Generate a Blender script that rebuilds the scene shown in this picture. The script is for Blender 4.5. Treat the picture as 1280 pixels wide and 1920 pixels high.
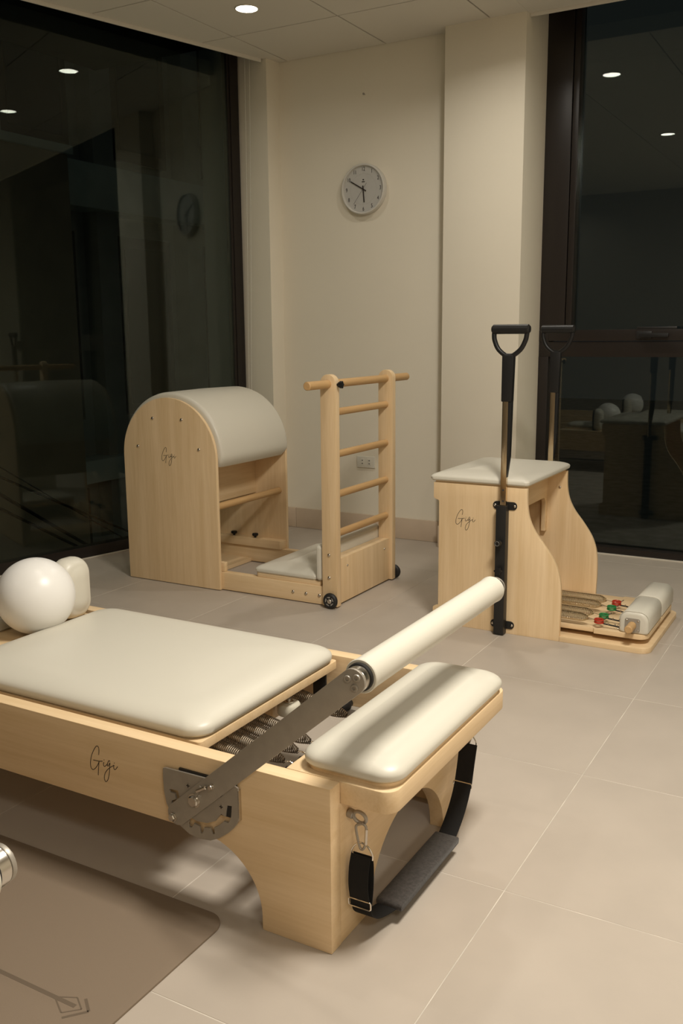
import bpy, bmesh, math, random
from mathutils import Vector, Matrix
random.seed(7)
PI = math.pi
for o in list(bpy.data.objects): bpy.data.objects.remove(o)
scn = bpy.context.scene
COL = scn.collection

# ------------------------------------------------------------------ camera, world, exposure
F_PX, CAM = 1753.0, (0.5951, -1.7217, 1.1601)
YAW, PITCH, ROLL = math.radians(-29.722), math.radians(-10.8176), math.radians(-0.5138)
fw = Vector((math.sin(YAW)*math.cos(PITCH), math.cos(YAW)*math.cos(PITCH), math.sin(PITCH)))
rt = Vector((math.cos(YAW), -math.sin(YAW), 0)); up = rt.cross(fw)
r2 = math.cos(ROLL)*rt+math.sin(ROLL)*up; u2 = -math.sin(ROLL)*rt+math.cos(ROLL)*up
cd = bpy.data.cameras.new('camera'); cam = bpy.data.objects.new('camera', cd); COL.objects.link(cam)
cam.matrix_world = Matrix(((r2.x, u2.x, -fw.x, CAM[0]), (r2.y, u2.y, -fw.y, CAM[1]), (r2.z, u2.z, -fw.z, CAM[2]), (0, 0, 0, 1)))
cd.sensor_fit = 'VERTICAL'; cd.sensor_height = 36.0; cd.lens = 36.0*F_PX/1920.0
cd.clip_start = 0.02; cd.clip_end = 200
scn.camera = cam

world = bpy.data.worlds.new('night'); scn.world = world; world.use_nodes = True
bgn = world.node_tree.nodes['Background']; bgn.inputs[0].default_value = (0.60, 0.66, 0.64, 1); bgn.inputs[1].default_value = 0.014
vs = scn.view_settings
vs.view_transform = 'Standard'; vs.look = 'None'; vs.gamma = 1.0; vs.use_curve_mapping = False
vs.exposure = 0.12
LIGHT_COL = (1.0, 0.945, 0.85); LIGHT_W = 3.0; PANEL_W = 69.0; FILL_W = 22.0

H = 2.656          # ceiling height
# left window wall line  x = LX + LS*(y-1.88)
LX, LS = -2.957, 0.222
def lwx(y): return LX+LS*(y-1.88)
YB, YW, YR, XR = 3.009, 3.15, -2.75, 2.6   # back wall, right window, rear wall, right wall

# ------------------------------------------------------------------ materials
def nt(name):
    m = bpy.data.materials.new(name); m.use_nodes = True
    return m, m.node_tree, m.node_tree.nodes['Principled BSDF']
def simple(name, col, rough=.5, metal=0., spec=.5, coat=0., bump=0., bscale=300., var=0., vscale=6., sheen=0.):
    m, t, b = nt(name)
    b.inputs['Base Color'].default_value = (*col, 1); b.inputs['Roughness'].default_value = rough
    b.inputs['Metallic'].default_value = metal; b.inputs['Specular IOR Level'].default_value = spec
    b.inputs['Coat Weight'].default_value = coat
    if sheen: b.inputs['Sheen Weight'].default_value = sheen
    N = t.nodes; L = t.links
    if bump or var:
        tc = N.new('ShaderNodeTexCoord')
    if bump:
        n = N.new('ShaderNodeTexNoise'); n.inputs['Scale'].default_value = bscale; n.inputs['Detail'].default_value = 3
        L.new(tc.outputs['Object'], n.inputs['Vector'])
        bp = N.new('ShaderNodeBump'); bp.inputs['Strength'].default_value = bump; bp.inputs['Distance'].default_value = .001
        L.new(n.outputs['Fac'], bp.inputs['Height']); L.new(bp.outputs['Normal'], b.inputs['Normal'])
    if var:
        n = N.new('ShaderNodeTexNoise'); n.inputs['Scale'].default_value = vscale; n.inputs['Detail'].default_value = 5
        L.new(tc.outputs['Object'], n.inputs['Vector'])
        r = N.new('ShaderNodeMapRange'); r.inputs['From Min'].default_value = .3; r.inputs['From Max'].default_value = .7
        r.inputs['To Min'].default_value = 1-var; r.inputs['To Max'].default_value = 1+var
        L.new(n.outputs['Fac'], r.inputs['Value'])
        mx = N.new('ShaderNodeVectorMath'); mx.operation = 'SCALE'; mx.inputs[0].default_value = col
        L.new(r.outputs['Result'], mx.inputs['Scale']); L.new(mx.outputs['Vector'], b.inputs['Base Color'])
    return m
def wood(name, axis, c0, c1, rough=.42, dens=1.0):
    m, t, b = nt(name); N = t.nodes; L = t.links
    b.inputs['Roughness'].default_value = rough; b.inputs['Specular IOR Level'].default_value = .35
    tc = N.new('ShaderNodeTexCoord'); mp = N.new('ShaderNodeMapping')
    s = [22*dens]*3; s['xyz'.index(axis)] = 1.1*dens; mp.inputs['Scale'].default_value = s
    L.new(tc.outputs['Object'], mp.inputs['Vector'])
    n1 = N.new('ShaderNodeTexNoise'); n1.inputs['Scale'].default_value = 1.0; n1.inputs['Detail'].default_value = 5; n1.inputs['Roughness'].default_value = .62; n1.inputs['Distortion'].default_value = .6
    L.new(mp.outputs['Vector'], n1.inputs['Vector'])
    mp2 = N.new('ShaderNodeMapping'); s2 = [190]*3; s2['xyz'.index(axis)] = 9; mp2.inputs['Scale'].default_value = s2
    L.new(tc.outputs['Object'], mp2.inputs['Vector'])
    n2 = N.new('ShaderNodeTexNoise'); n2.inputs['Scale'].default_value = 1.0; n2.inputs['Detail'].default_value = 3
    L.new(mp2.outputs['Vector'], n2.inputs['Vector'])
    mix = N.new('ShaderNodeMath'); mix.operation = 'MULTIPLY_ADD'; mix.inputs[1].default_value = .35
    L.new(n2.outputs['Fac'], mix.inputs[0]); L.new(n1.outputs['Fac'], mix.inputs[2])
    cr = N.new('ShaderNodeValToRGB'); cr.color_ramp.elements[0].position = .42; cr.color_ramp.elements[1].position = .92
    cr.color_ramp.elements[0].color = (*c0, 1); cr.color_ramp.elements[1].color = (*c1, 1)
    L.new(mix.outputs[0], cr.inputs['Fac']); L.new(cr.outputs['Color'], b.inputs['Base Color'])
    bp = N.new('ShaderNodeBump'); bp.inputs['Strength'].default_value = .06; bp.inputs['Distance'].default_value = .001
    L.new(n2.outputs['Fac'], bp.inputs['Height']); L.new(bp.outputs['Normal'], b.inputs['Normal'])
    return m
WC0, WC1 = (.69, .49, .265), (.83, .63, .395)
M = {}
for a in 'xyz': M['wood_'+a] = wood('maple_veneer_'+a, a, WC0, WC1)
for a in 'xyz': M['dowel_'+a] = wood('beech_dowel_'+a, a, (.46, .275, .115), (.60, .38, .175), rough=.5, dens=2.0)
M['vinyl'] = simple('cream_vinyl', (.64, .605, .512), rough=.38, spec=.45, bump=.10, bscale=900)
M['ball'] = simple('pearl_ball', (.82, .80, .76), rough=.33, spec=.45)
M['wall'] = simple('cream_wall_paint', (.78, .72, .595), rough=.85, spec=.25, bump=.12, bscale=260, var=.012, vscale=3)
M['wall_brown'] = simple('taupe_wall_paint', (.34, .305, .25), rough=.85, spec=.25)
M['ceil'] = simple('ceiling_panel_white', (.72, .68, .60), rough=.8, spec=.3)
M['void'] = simple('ceiling_void', (.015, .013, .012), rough=.9)
M['tile'] = simple('beige_floor_tile', (.455, .395, .33), rough=.46, spec=.35, bump=.05, bscale=120, var=.045, vscale=5)
M['grout'] = simple('pale_grout', (.58, .53, .455), rough=.9, var=.25, vscale=9)
M['skirt'] = simple('skirting_tile', (.60, .48, .36), rough=.5, var=.04, vscale=9)
M['frame'] = simple('brown_window_frame', (.020, .0155, .013), rough=.35, spec=.35)
M['caulk'] = simple('pale_sill_strip', (.62, .57, .48), rough=.7)
M['steel'] = simple('brushed_steel', (.36, .325, .275), rough=.42, metal=.40, spec=.6, var=.06, vscale=40)
M['chrome'] = simple('chrome', (.78, .74, .68), rough=.10, metal=1.)
M['brass'] = simple('warm_polished_steel', (.62, .50, .34), rough=.16, metal=1.)
M['coil'] = simple('dark_spring_wire', (.30, .245, .18), rough=.42, metal=1.)
M['coil2'] = simple('bright_spring_wire', (.66, .58, .44), rough=.25, metal=1.)
M['bolt'] = simple('bolt_steel', (.62, .58, .52), rough=.22, metal=1.)
M['black'] = simple('black_powder_coat', (.016, .015, .014), rough=.42, spec=.4)
M['plastic'] = simple('black_plastic', (.013, .0125, .012), rough=.40, spec=.3, bump=.08, bscale=500)
M['rubber'] = simple('black_rubber', (.02, .019, .018), rough=.5, spec=.35)
M['web'] = simple('black_webbing', (.015, .0145, .014), rough=.85, spec=.2, bump=.6, bscale=700)
M['felt'] = simple('charcoal_felt', (.062, .056, .052), rough=.95, spec=.1, bump=.7, bscale=450, var=.25, vscale=160, sheen=.2)
M['mat'] = simple('taupe_mat', (.215, .163, .115), rough=.62, spec=.3, bump=.15, bscale=700)
M['matprint'] = simple('mat_print', (.135, .10, .068), rough=.6)
M['ink'] = simple('dark_ink', (.022, .014, .010), rough=.7)
M['clock'] = simple('clock_white', (.60, .575, .52), rough=.4)
M['face'] = simple('clock_face', (.50, .485, .45), rough=.5)
M['white'] = simple('white_plastic', (.72, .69, .60), rough=.4)
M['wheelw'] = simple('white_urethane', (.66, .62, .50), rough=.5)
M['red'] = simple('red_plastic', (.42, .03, .012), rough=.25, coat=.4)
M['green'] = simple('green_plastic', (.02, .20, .055), rough=.25, coat=.4)
M['print'] = simple('grey_print', (.30, .28, .25), rough=.5)
M['darkhole'] = simple('dark_socket_hole', (.03, .027, .024), rough=.8)
# glass: clear transmission plus fresnel mirror
def glass(name, ior):
  m = bpy.data.materials.new(name); m.use_nodes = True; t = m.node_tree; t.nodes.clear()
  o_ = t.nodes.new('ShaderNodeOutputMaterial'); mx = t.nodes.new('ShaderNodeMixShader'); tr = t.nodes.new('ShaderNodeBsdfTransparent'); gl = t.nodes.new('ShaderNodeBsdfGlossy'); fr = t.nodes.new('ShaderNodeFresnel')
  tr.inputs[0].default_value = (.80, .86, .83, 1); gl.inputs['Roughness'].default_value = .0; gl.inputs[0].default_value = (.93, .97, .94, 1); fr.inputs['IOR'].default_value = ior
  t.links.new(fr.outputs[0], mx.inputs[0]); t.links.new(tr.outputs[0], mx.inputs[1]); t.links.new(gl.outputs[0], mx.inputs[2]); t.links.new(mx.outputs[0], o_.inputs[0])
  return m
M['glass'] = glass('window_glass', 1.38); M['glass2'] = glass('tinted_window_glass', 1.55)
m, t, b = nt('lamp_diffuser'); b.inputs['Base Color'].default_value = (.8, .8, .8, 1)
b.inputs['Emission Color'].default_value = (1.0, .93, .80, 1); b.inputs['Emission Strength'].default_value = 14.0
M['lamp'] = m
M['lamp_dim'] = simple('lamp_panel_diffuser', (.8, .78, .72), rough=.4)

# ------------------------------------------------------------------ mesh helpers
def V(*a): return Vector(a)
def fin(name, bm, mat, parent=None, org=(0, 0, 0), ang=32, kind=None):
    bmesh.ops.recalc_face_normals(bm, faces=bm.faces)
    me = bpy.data.meshes.new(name); bm.to_mesh(me); bm.free()
    me.transform(Matrix.Translation(-Vector(org)))
    me.materials.append(M[mat] if isinstance(mat, str) else mat)
    for p in me.polygons: p.use_smooth = True
    me.set_sharp_from_angle(angle=math.radians(ang))
    o = bpy.data.objects.new(name, me); COL.objects.link(o)
    if parent is not None: o.parent = parent
    else: o.location = org
    if kind: o['kind'] = kind
    return o
def inst(src, name, parent, loc, rot=(0, 0, 0), scale=None):
    o = bpy.data.objects.new(name, src); COL.objects.link(o); o.parent = parent; o.location = loc; o.rotation_euler = rot
    if scale: o.scale = scale
    return o
def thing(name, org, label=None, cat=None, group=None, kind=None):
    e = bpy.data.objects.new(name, None); COL.objects.link(e); e.location = org; e.empty_display_size = .05
    return tag(e, label, cat, group, kind)
def tag(o, label=None, cat=None, group=None, kind=None):
    if label: o['label'] = label
    if cat: o['category'] = cat
    if group: o['group'] = group
    if kind: o['kind'] = kind
    return o
def bevel_sharp(bm, w, seg=2, ang=40):
    if w <= 0: return
    es = [e for e in bm.edges if len(e.link_faces) == 2 and e.calc_face_angle(0) > math.radians(ang)]
    if es: bmesh.ops.bevel(bm, geom=es, offset=w, segments=seg, profile=.6, affect='EDGES', clamp_overlap=True)
def box(x0, x1, y0, y1, z0, z1, bev=.002, bm=None, seg=2):
    b = bmesh.new()
    bmesh.ops.create_cube(b, size=1, matrix=Matrix.Translation(((x0+x1)/2, (y0+y1)/2, (z0+z1)/2)) @ Matrix.Diagonal((abs(x1-x0), abs(y1-y0), abs(z1-z0), 1)))
    bevel_sharp(b, bev, seg)
    return join(bm, b)
def join(bm, b):
    if bm is None: return b
    me = bpy.data.meshes.new('tmp'); b.to_mesh(me); b.free(); bm.from_mesh(me); bpy.data.meshes.remove(me)
    return bm
def prism(pts, plane, a0, a1, bev=.002, bm=None, seg=2, ang=35):
    b = bmesh.new()
    def mk(u, v, a): return {'xz': (u, a, v), 'xy': (u, v, a), 'yz': (a, u, v)}[plane]
    vs_ = [b.verts.new(mk(u, v, a0)) for u, v in pts]
    f = b.faces.new(vs_)
    ex = bmesh.ops.extrude_face_region(b, geom=[f])
    nv = [g for g in ex['geom'] if isinstance(g, bmesh.types.BMVert)]
    d = {'xz': (0, a1-a0, 0), 'xy': (0, 0, a1-a0), 'yz': (a1-a0, 0, 0)}[plane]
    bmesh.ops.translate(b, verts=nv, vec=d)
    bmesh.ops.recalc_face_normals(b, faces=b.faces)
    bevel_sharp(b, bev, seg, ang)
    return join(bm, b)
def rrect(x0, x1, y0, y1, r, n=8, which=(1, 1, 1, 1)):
    # corners: (x1,y1),(x0,y1),(x0,y0),(x1,y0)
    out = []
    cs = [(x1, y1, 0), (x0, y1, 90), (x0, y0, 180), (x1, y0, 270)]
    for k, (cx, cy, a0) in enumerate(cs):
        rr = r if which[k] else 0
        if rr <= 0: out.append((cx, cy)); continue
        sx = -1 if cx == x1 else 1; sy = -1 if cy == y1 else 1
        for i in range(n+1):
            a = math.radians(a0+90*i/n); out.append((cx+sx*rr+rr*math.cos(a), cy+sy*rr+rr*math.sin(a)))
    return out
def frame_for(d):
    d = d.normalized(); a = V(0, 0, 1) if abs(d.z) < .9 else V(1, 0, 0)
    x = a.cross(d).normalized(); return x, d.cross(x)
def tube(pts, r, seg=12, bm=None, closed=False, cap=True, radii=None):
    pts = [Vector(p) for p in pts]; n = len(pts); b = bmesh.new(); rings = []
    x = None
    for i, p in enumerate(pts):
        if closed: d = pts[(i+1) % n]-pts[i-1]
        else: d = pts[min(i+1, n-1)]-pts[max(i-1, 0)]
        d.normalize()
        if x is None: x, y = frame_for(d)
        else:
            x = (x-d*x.dot(d)); x.normalize(); y = d.cross(x)
        rr = radii[i] if radii else r
        rings.append([b.verts.new(p+x*rr*math.cos(2*PI*k/seg)+y*rr*math.sin(2*PI*k/seg)) for k in range(seg)])
    m_ = n if closed else n-1
    for i in range(m_):
        a, c = rings[i], rings[(i+1) % n]
        for k in range(seg): b.faces.new((a[k], a[(k+1) % seg], c[(k+1) % seg], c[k]))
    if cap and not closed:
        b.faces.new(list(reversed(rings[0]))); b.faces.new(rings[-1])
    return join(bm, b)
def lathe(prof, p0, p1, seg=32, bm=None):
    """prof: list of (r, s) with s the distance along p0->p1 from p0 (metres)."""
    p0 = Vector(p0); d = (Vector(p1)-p0).normalized(); x, y = frame_for(d); b = bmesh.new(); rings = []
    for r, s in prof:
        if r < 1e-6: rings.append([b.verts.new(p0+d*s)])
        else: rings.append([b.verts.new(p0+d*s+x*r*math.cos(2*PI*k/seg)+y*r*math.sin(2*PI*k/seg)) for k in range(seg)])
    for a, c in zip(rings, rings[1:]):
        for k in range(seg):
            k2 = (k+1) % seg
            if len(a) == 1 and len(c) == 1: continue
            if len(a) == 1: b.faces.new((a[0], c[k2], c[k]))
            elif len(c) == 1: b.faces.new((a[k], a[k2], c[0]))
            else: b.faces.new((a[k], a[k2], c[k2], c[k]))
    if len(rings[0]) > 1: b.faces.new(list(reversed(rings[0])))
    if len(rings[-1]) > 1: b.faces.new(rings[-1])
    return join(bm, b)
def cyl(p0, p1, r, seg=24, bev=.0015, bm=None):
    L_ = (Vector(p1)-Vector(p0)).length; bev = min(bev, r*.5, L_*.45)
    return lathe([(r-bev, 0), (r, bev), (r, L_-bev), (r-bev, L_)], p0, p1, seg, bm)
def ring(c, n, R, r, seg=28, sr=10, bm=None, a0=0, a1=360):
    x, y = frame_for(Vector(n)); full = abs(a1-a0) >= 360
    N_ = seg if full else seg+1
    pts = [Vector(c)+x*R*math.cos(math.radians(a0+(a1-a0)*k/seg))+y*R*math.sin(math.radians(a0+(a1-a0)*k/seg)) for k in range(N_)]
    return tube(pts, r, sr, bm, closed=full)
def pad(x0, x1, y0, y1, z0, z1, r=.04, edge=.022, crown=.006, mat=None, n=10):
    a, b_ = (x1-x0)/2, (y1-y0)/2; cx, cy = (x0+x1)/2, (y0+y1)/2; t = z1-z0
    prof = [(.006, z0), (.001, z0+.12*t), (0, z0+.3*t)]
    for k in range(1, 9):
        q = PI/2*k/8; prof.append((edge*(1-math.cos(q)), z0+.3*t+(.7*t-crown)*math.sin(q)))
    mm = min(a, b_)*.96
    for k in range(1, 9):
        s = k/8; prof.append((edge+(mm-edge)*s, z1-crown+crown*(1-(1-s)**2.2)))
    bm = bmesh.new(); rings = []
    for d, z in prof:
        aa, bb = a-d, b_-d; rr = max(min(r*(1-.55*min(1, d/mm)), aa*.98, bb*.98), .001)
        rings.append([bm.verts.new((cx+u, cy+v, z)) for u, v in rrect(-aa, aa, -bb, bb, rr, n)])
    for p, q in zip(rings, rings[1:]):
        k = len(p)
        for i in range(k): bm.faces.new((p[i], p[(i+1) % k], q[(i+1) % k], q[i]))
    bm.faces.new(list(reversed(rings[0]))); bm.faces.new(rings[-1])
    if mat is not None: bmesh.ops.transform(bm, matrix=mat, verts=bm.verts)
    return bm
def spring(p0, p1, r, turns, wire=.0013, spt=11, taper=0, bm=None, hook=.0):
    p0, p1 = Vector(p0), Vector(p1); d = p1-p0; x, y = frame_for(d); n = turns*spt; pts = []
    for i in range(n+1):
        s = i/n; rr = r
        if taper:
            e = min(s, 1-s)*(d.length)/taper
            if (1-s)*d.length < taper: rr = r*(.30+.70*math.sin(min(1, (1-s)*d.length/taper)*PI/2))
        a = 2*PI*turns*s; pts.append(p0+d*s+x*rr*math.cos(a)+y*rr*math.sin(a))
    return tube(pts, wire, 5, bm)
def ribbon(path, w_axis, w, th, bm=None):
    """flat strap: path of points, width along w_axis, small thickness."""
    b = bmesh.new(); path = [Vector(p) for p in path]; wv = Vector(w_axis).normalized(); rows = []; n = len(path)
    for i, p in enumerate(path):
        d = (path[min(i+1, n-1)]-path[max(i-1, 0)]).normalized(); nr = d.cross(wv).normalized()
        rows.append([b.verts.new(p+wv*s*w/2+nr*q*th/2) for s, q in ((-1, -1), (1, -1), (1, 1), (-1, 1))])
    for a, c in zip(rows, rows[1:]):
        for k in range(4): b.faces.new((a[k], a[(k+1) % 4], c[(k+1) % 4], c[k]))
    b.faces.new(list(reversed(rows[0]))); b.faces.new(rows[-1])
    return join(bm, b)
def smooth_path(pts, n=8):
    pts = [Vector(p) for p in pts]; out = []
    P = [2*pts[0]-pts[1]]+pts+[2*pts[-1]-pts[-2]]
    for i in range(1, len(P)-2):
        for k in range(n):
            t_ = k/n; a, b_, c, d = P[i-1], P[i], P[i+1], P[i+2]
            out.append(.5*((2*b_)+(c-a)*t_+(2*a-5*b_+4*c-d)*t_*t_+(-a+3*b_-3*c+d)*t_**3))
    out.append(pts[-1]); return out
def plate2d(outer, holes, th, plane_y):
    """xz plate with holes, front face towards -y at plane_y, thickness th, via a filled 2D curve."""
    cu = bpy.data.curves.new('tmpc', 'CURVE'); cu.dimensions = '2D'; cu.fill_mode = 'BOTH'; cu.extrude = th/2-.0006; cu.bevel_depth = .0006; cu.bevel_resolution = 1; cu.offset = -.0006
    for pl in [outer]+holes:
        s = cu.splines.new('POLY'); s.points.add(len(pl)-1); s.use_cyclic_u = True
        for p_, (x, z) in zip(s.points, pl): p_.co = (x, z, 0, 1)
    ob = bpy.data.objects.new('tmpo', cu); COL.objects.link(ob)
    dg = bpy.context.evaluated_depsgraph_get(); me = bpy.data.meshes.new_from_object(ob.evaluated_get(dg))
    bpy.data.objects.remove(ob); bpy.data.curves.remove(cu)
    me.transform(Matrix.Translation((0, plane_y+th/2, 0)) @ Matrix.Rotation(PI/2, 4, 'X'))
    bm = bmesh.new(); bm.from_mesh(me); bpy.data.meshes.remove(me); return bm
def text_bm(s, size, mat4, th=.0004):
    cu = bpy.data.curves.new('tmpt', 'FONT'); cu.body = s; cu.size = size; cu.align_x = 'CENTER'; cu.align_y = 'CENTER'; cu.extrude = th
    ob = bpy.data.objects.new('tmpo', cu); COL.objects.link(ob)
    dg = bpy.context.evaluated_depsgraph_get(); me = bpy.data.meshes.new_from_object(ob.evaluated_get(dg))
    bpy.data.objects.remove(ob); bpy.data.curves.remove(cu)
    me.transform(mat4); bm = bmesh.new(); bm.from_mesh(me); bpy.data.meshes.remove(me); return bm
def clip(poly, a, b, c):
    """keep a*x+b*y<=c"""
    out = []
    for i, p in enumerate(poly):
        q = poly[(i+1) % len(poly)]; dp = a*p[0]+b*p[1]-c; dq = a*q[0]+b*q[1]-c
        if dp <= 0: out.append(p)
        if (dp < 0 < dq) or (dq < 0 < dp):
            s = dp/(dp-dq); out.append((p[0]+s*(q[0]-p[0]), p[1]+s*(q[1]-p[1])))
    return out
def copy_tree(o, parent=None):
    c = o.copy(); COL.objects.link(c); c.parent = parent
    for ch in list(o.children): copy_tree(ch, c)
    return c

# shared screw head (dome, axis -y)
def dome(name, r, h, seg=14):
    bm = lathe([(r, 0), (r, h*.25), (r*.86, h*.7), (r*.5, h*.95), (0, h)], (0, 0, 0), (0, -1, 0), seg)
    me = bpy.data.meshes.new(name); bmesh.ops.recalc_face_normals(bm, faces=bm.faces); bm.to_mesh(me); bm.free()
    me.materials.append(M['bolt'])
    for p in me.polygons: p.use_smooth = True
    return me
DOME = dome('bolt_head', .0072, .0055)
SMALL = dome('screw_head', .0036, .0018)

# ------------------------------------------------------------------ structure
# floor: grout bed with separate tiles
S = .6
room = [(lwx(YR), YR), (XR, YR), (XR, YW+.10), (-2.70, YW+.10), (lwx(YW), YW)]
fl = fin('floor', prism([(lwx(YR)-.1, YR-.1), (XR+.1, YR-.1), (XR+.1, YW+.12), (lwx(YW)-.1, YW+.12)], 'xy', -.12, -.0007, 0), 'grout')
tag(fl, 'beige square tiled floor with pale grout joints', 'floor', kind='structure')
G = .0010
def tile_poly(i, j):
    x0, x1, y0, y1 = i*S+G, (i+1)*S-G, j*S+G, (j+1)*S-G
    return [(x0, y0), (x1, y0), (x1, y1), (x0, y1)]
def area(p): return abs(sum(p[i][0]*p[(i+1) % len(p)][1]-p[(i+1) % len(p)][0]*p[i][1] for i in range(len(p))))/2
full = None
for i in range(-8, 5):
    for j in range(-5, 6):
        q = tile_poly(i, j); A0 = area(q)
        q = clip(q, -1, LS, -LX+LS*1.88)            # x >= lwx(y)
        q = clip(q, 1, 0, XR) if q else q
        q = clip(q, 0, 1, YW+.09) if q else q
        q = clip(q, 0, -1, -YR) if q else q
        if len(q) < 3 or area(q) < .004: continue
        if abs(area(q)-A0) < 1e-6:
            if full is None:
                o = fin('tile', prism([(-S/2+G, -S/2+G), (S/2-G, -S/2+G), (S/2-G, S/2-G), (-S/2+G, S/2-G)], 'xy', -.010, 0, .0006, seg=1), 'tile', fl); full = o.data
                o.location = (i*S+S/2, j*S+S/2, 0)
            else: inst(full, 'tile', fl, (i*S+S/2, j*S+S/2, 0))
        else: fin('tile', prism(q, 'xy', -.010, 0, .0006, seg=1), 'tile', fl)
# walls
w = fin('wall_back', box(-2.60, -1.40, YB, YB+.2, -.05, H+.32, 0), 'wall'); tag(w, 'plain cream painted back wall with the clock', 'wall', kind='structure')
w = fin('wall_column', prism([(-1.427, 2.905), (-1.005, 2.902), (-.979, 3.15), (-.979, 3.40), (-1.427, 3.40)], 'xy', -.05, H+.32, .0015), 'wall'); tag(w, 'cream painted square column beside the dark window', 'column', kind='structure')
w = fin('wall_pillar', prism([(-2.7215, 2.9445), (-2.494, 2.893), (-2.484, 3.02), (-2.484, 3.25), (-2.80, 3.25), (-2.80, 2.963)], 'xy', -.05, H+.32, .0015), 'wall'); tag(w, 'cream wall return between left window and back wall', 'wall', kind='structure')
w = fin('wall_rear', box(lwx(YR)-.2, XR+.2, YR-.15, YR, -.05, H+.32, 0), 'wall_brown'); tag(w, 'taupe wall at the far end of the room behind the camera', 'wall', kind='structure')
w = fin('wall_right', box(XR, XR+.15, YR, YW+.2, -.05, H+.32, 0), 'wall'); tag(w, 'cream side wall out of frame on the right', 'wall', kind='structure')
# skirting tiles on back wall
sk = fin('baseboard_back', box(-2.484, -1.428, YB-.003, YB+.002, 0.0, .118, 0), 'grout'); tag(sk, 'brown tile skirting along the back wall', 'baseboard', kind='structure')
for x0, x1 in ((-2.483, -2.4185), (-2.4165, -1.8165), (-1.8145, -1.428)):
    fin('skirting_tile', box(x0, x1, YB-.012, YB-.002, .001, .121, .001), 'skirt', sk)
sk = fin('baseboard_column', box(-1.426, -1.006, 2.899, 2.903, 0.0, .118, 0), 'grout'); tag(sk, 'brown tile skirting at the foot of the column', 'baseboard', kind='structure')
fin('skirting_tile', box(-1.434, -1.002, 2.892, 2.902, .001, .121, .001), 'skirt', sk)
# ceiling: dark void slab with separate panels
TS, TX0, TY0 = .262, -2.527, 2.889       # left ceiling edge line x = TX0+TS*(y-TY0)
def ctx(y): return TX0+TS*(y-TY0)
ce = fin('ceiling', box(lwx(YR)-.3, XR+.2, YR-.15, YW+.3, H+.30, H+.38, 0), 'void'); tag(ce, 'suspended ceiling of pale square panels', 'ceiling', kind='structure')
CX0, CY0, CSX, CSY, CG = -2.4267, 2.4931, .6176, .6294, .0042
fullc = None
for i in range(-4, 9):
    for j in range(-9, 2):
        x0, x1, y0, y1 = CX0+i*CSX+CG, CX0+(i+1)*CSX-CG, CY0+j*CSY+CG, CY0+(j+1)*CSY-CG
        base = [(x0, y0), (x1, y0), (x1, y1), (x0, y1)]
        base = clip(base, -1, TS, -(TX0-TS*TY0)-.006)
        base = clip(base, 0, 1, YB-.003) if base else base
        base = clip(base, 1, 0, XR) if base else base
        base = clip(base, 0, -1, -YR) if base else base
        if len(base) < 3: continue
        # right of the column the ceiling stops short of the window
        parts_ = []
        cutx = -1.0
        l_ = clip(base, 1, 0, cutx); r_ = clip(base, -1, 0, -cutx)
        r_ = clip(r_, 0, 1, 2.934) if len(r_) > 2 else r_
        if len(r_) > 2 and len(l_) > 2 and max(p[1] for p in base) <= 2.934: parts_ = [base]
        else: parts_ = [l_, r_]
        for q in parts_:
            if len(q) < 3 or area(q) < .001: continue
            if abs(area(q)-(CSX-2*CG)*(CSY-2*CG)) < 1e-6:
                if fullc is None:
                    hx, hy = CSX/2-CG, CSY/2-CG
                    o = fin('ceiling_panel', prism([(-hx, -hy), (hx, -hy), (hx, hy), (-hx, hy)], 'xy', 0, .018, .0012, seg=1), 'ceil', ce); fullc = o.data
                    o.location = ((x0+x1)/2, (y0+y1)/2, H)
                else: inst(fullc, 'ceiling_panel', ce, ((x0+x1)/2, (y0+y1)/2, H))
            else: fin('ceiling_panel', prism(q, 'xy', H, H+.018, .0012, seg=1), 'ceil', ce)
# opaque backing just above the panels
bk = [(lwx(YR)+.3, YR), (XR, YR), (XR, 2.93), (-1.0, 2.93), (-1.0, YB), (ctx(YB)+.02, YB), (ctx(YR)+.02, YR)]
fin('ceiling_backing', prism(bk[1:], 'xy', H+.0185, H+.05, 0), 'void', ce)
def strip(y0, y1, dx0, dx1, z0, z1): # along the slanted ceiling edge
    return prism([(ctx(y0)+dx0, y0), (ctx(y0)+dx1, y0), (ctx(y1)+dx1, y1), (ctx(y1)+dx0, y1)], 'xy', z0, z1, .001)
tag(fin('trim_1', strip(YR+.01, 2.889, -.006, .004, H-.017, H+.06), 'ceil'), 'pale edge trim of the ceiling along the left window', 'trim', kind='structure')
tag(fin('trim_2', box(-1.0, XR-.005, 2.936, 2.946, H-.015, H+.06, .001), 'ceil'), 'pale edge trim of the ceiling along the right window', 'trim', kind='structure')

# ---- left window (slanted wall)
th = -math.atan(LS); CW = math.cos(math.atan(LS))
w1 = thing('window_1', (LX, 1.88, 0), 'tall dark night window with brown frame on the left', 'window', kind='structure'); w1.rotation_euler = (0, 0, th)
t1, t0 = (2.936-1.88)/CW, (YR-1.88)/CW
def wl(name, x0, x1, ya, yb, z0, z1, mat, bev=.002): return fin(name, box(x0, x1, ya, yb, z0, z1, bev), mat, w1)
wl('bottom_rail', -.06, .006, t0, t1, .0, .062, 'frame'); wl('top_rail', -.06, .006, t0, t1, H+.24, H+.30, 'frame')
wl('sill_strip', .006, .016, t0, t1-.07, .0, .006, 'caulk', .001)
muls = [t1-.075, -1.12, -3.0, t0+.02]
wl('stile', -.06, .006, t1-.062, t1, .062, H+.24, 'frame')
wl('glazing_bead', -.012, .001, t1-.080, t1-.062, .062, H+.24, 'frame')
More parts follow.
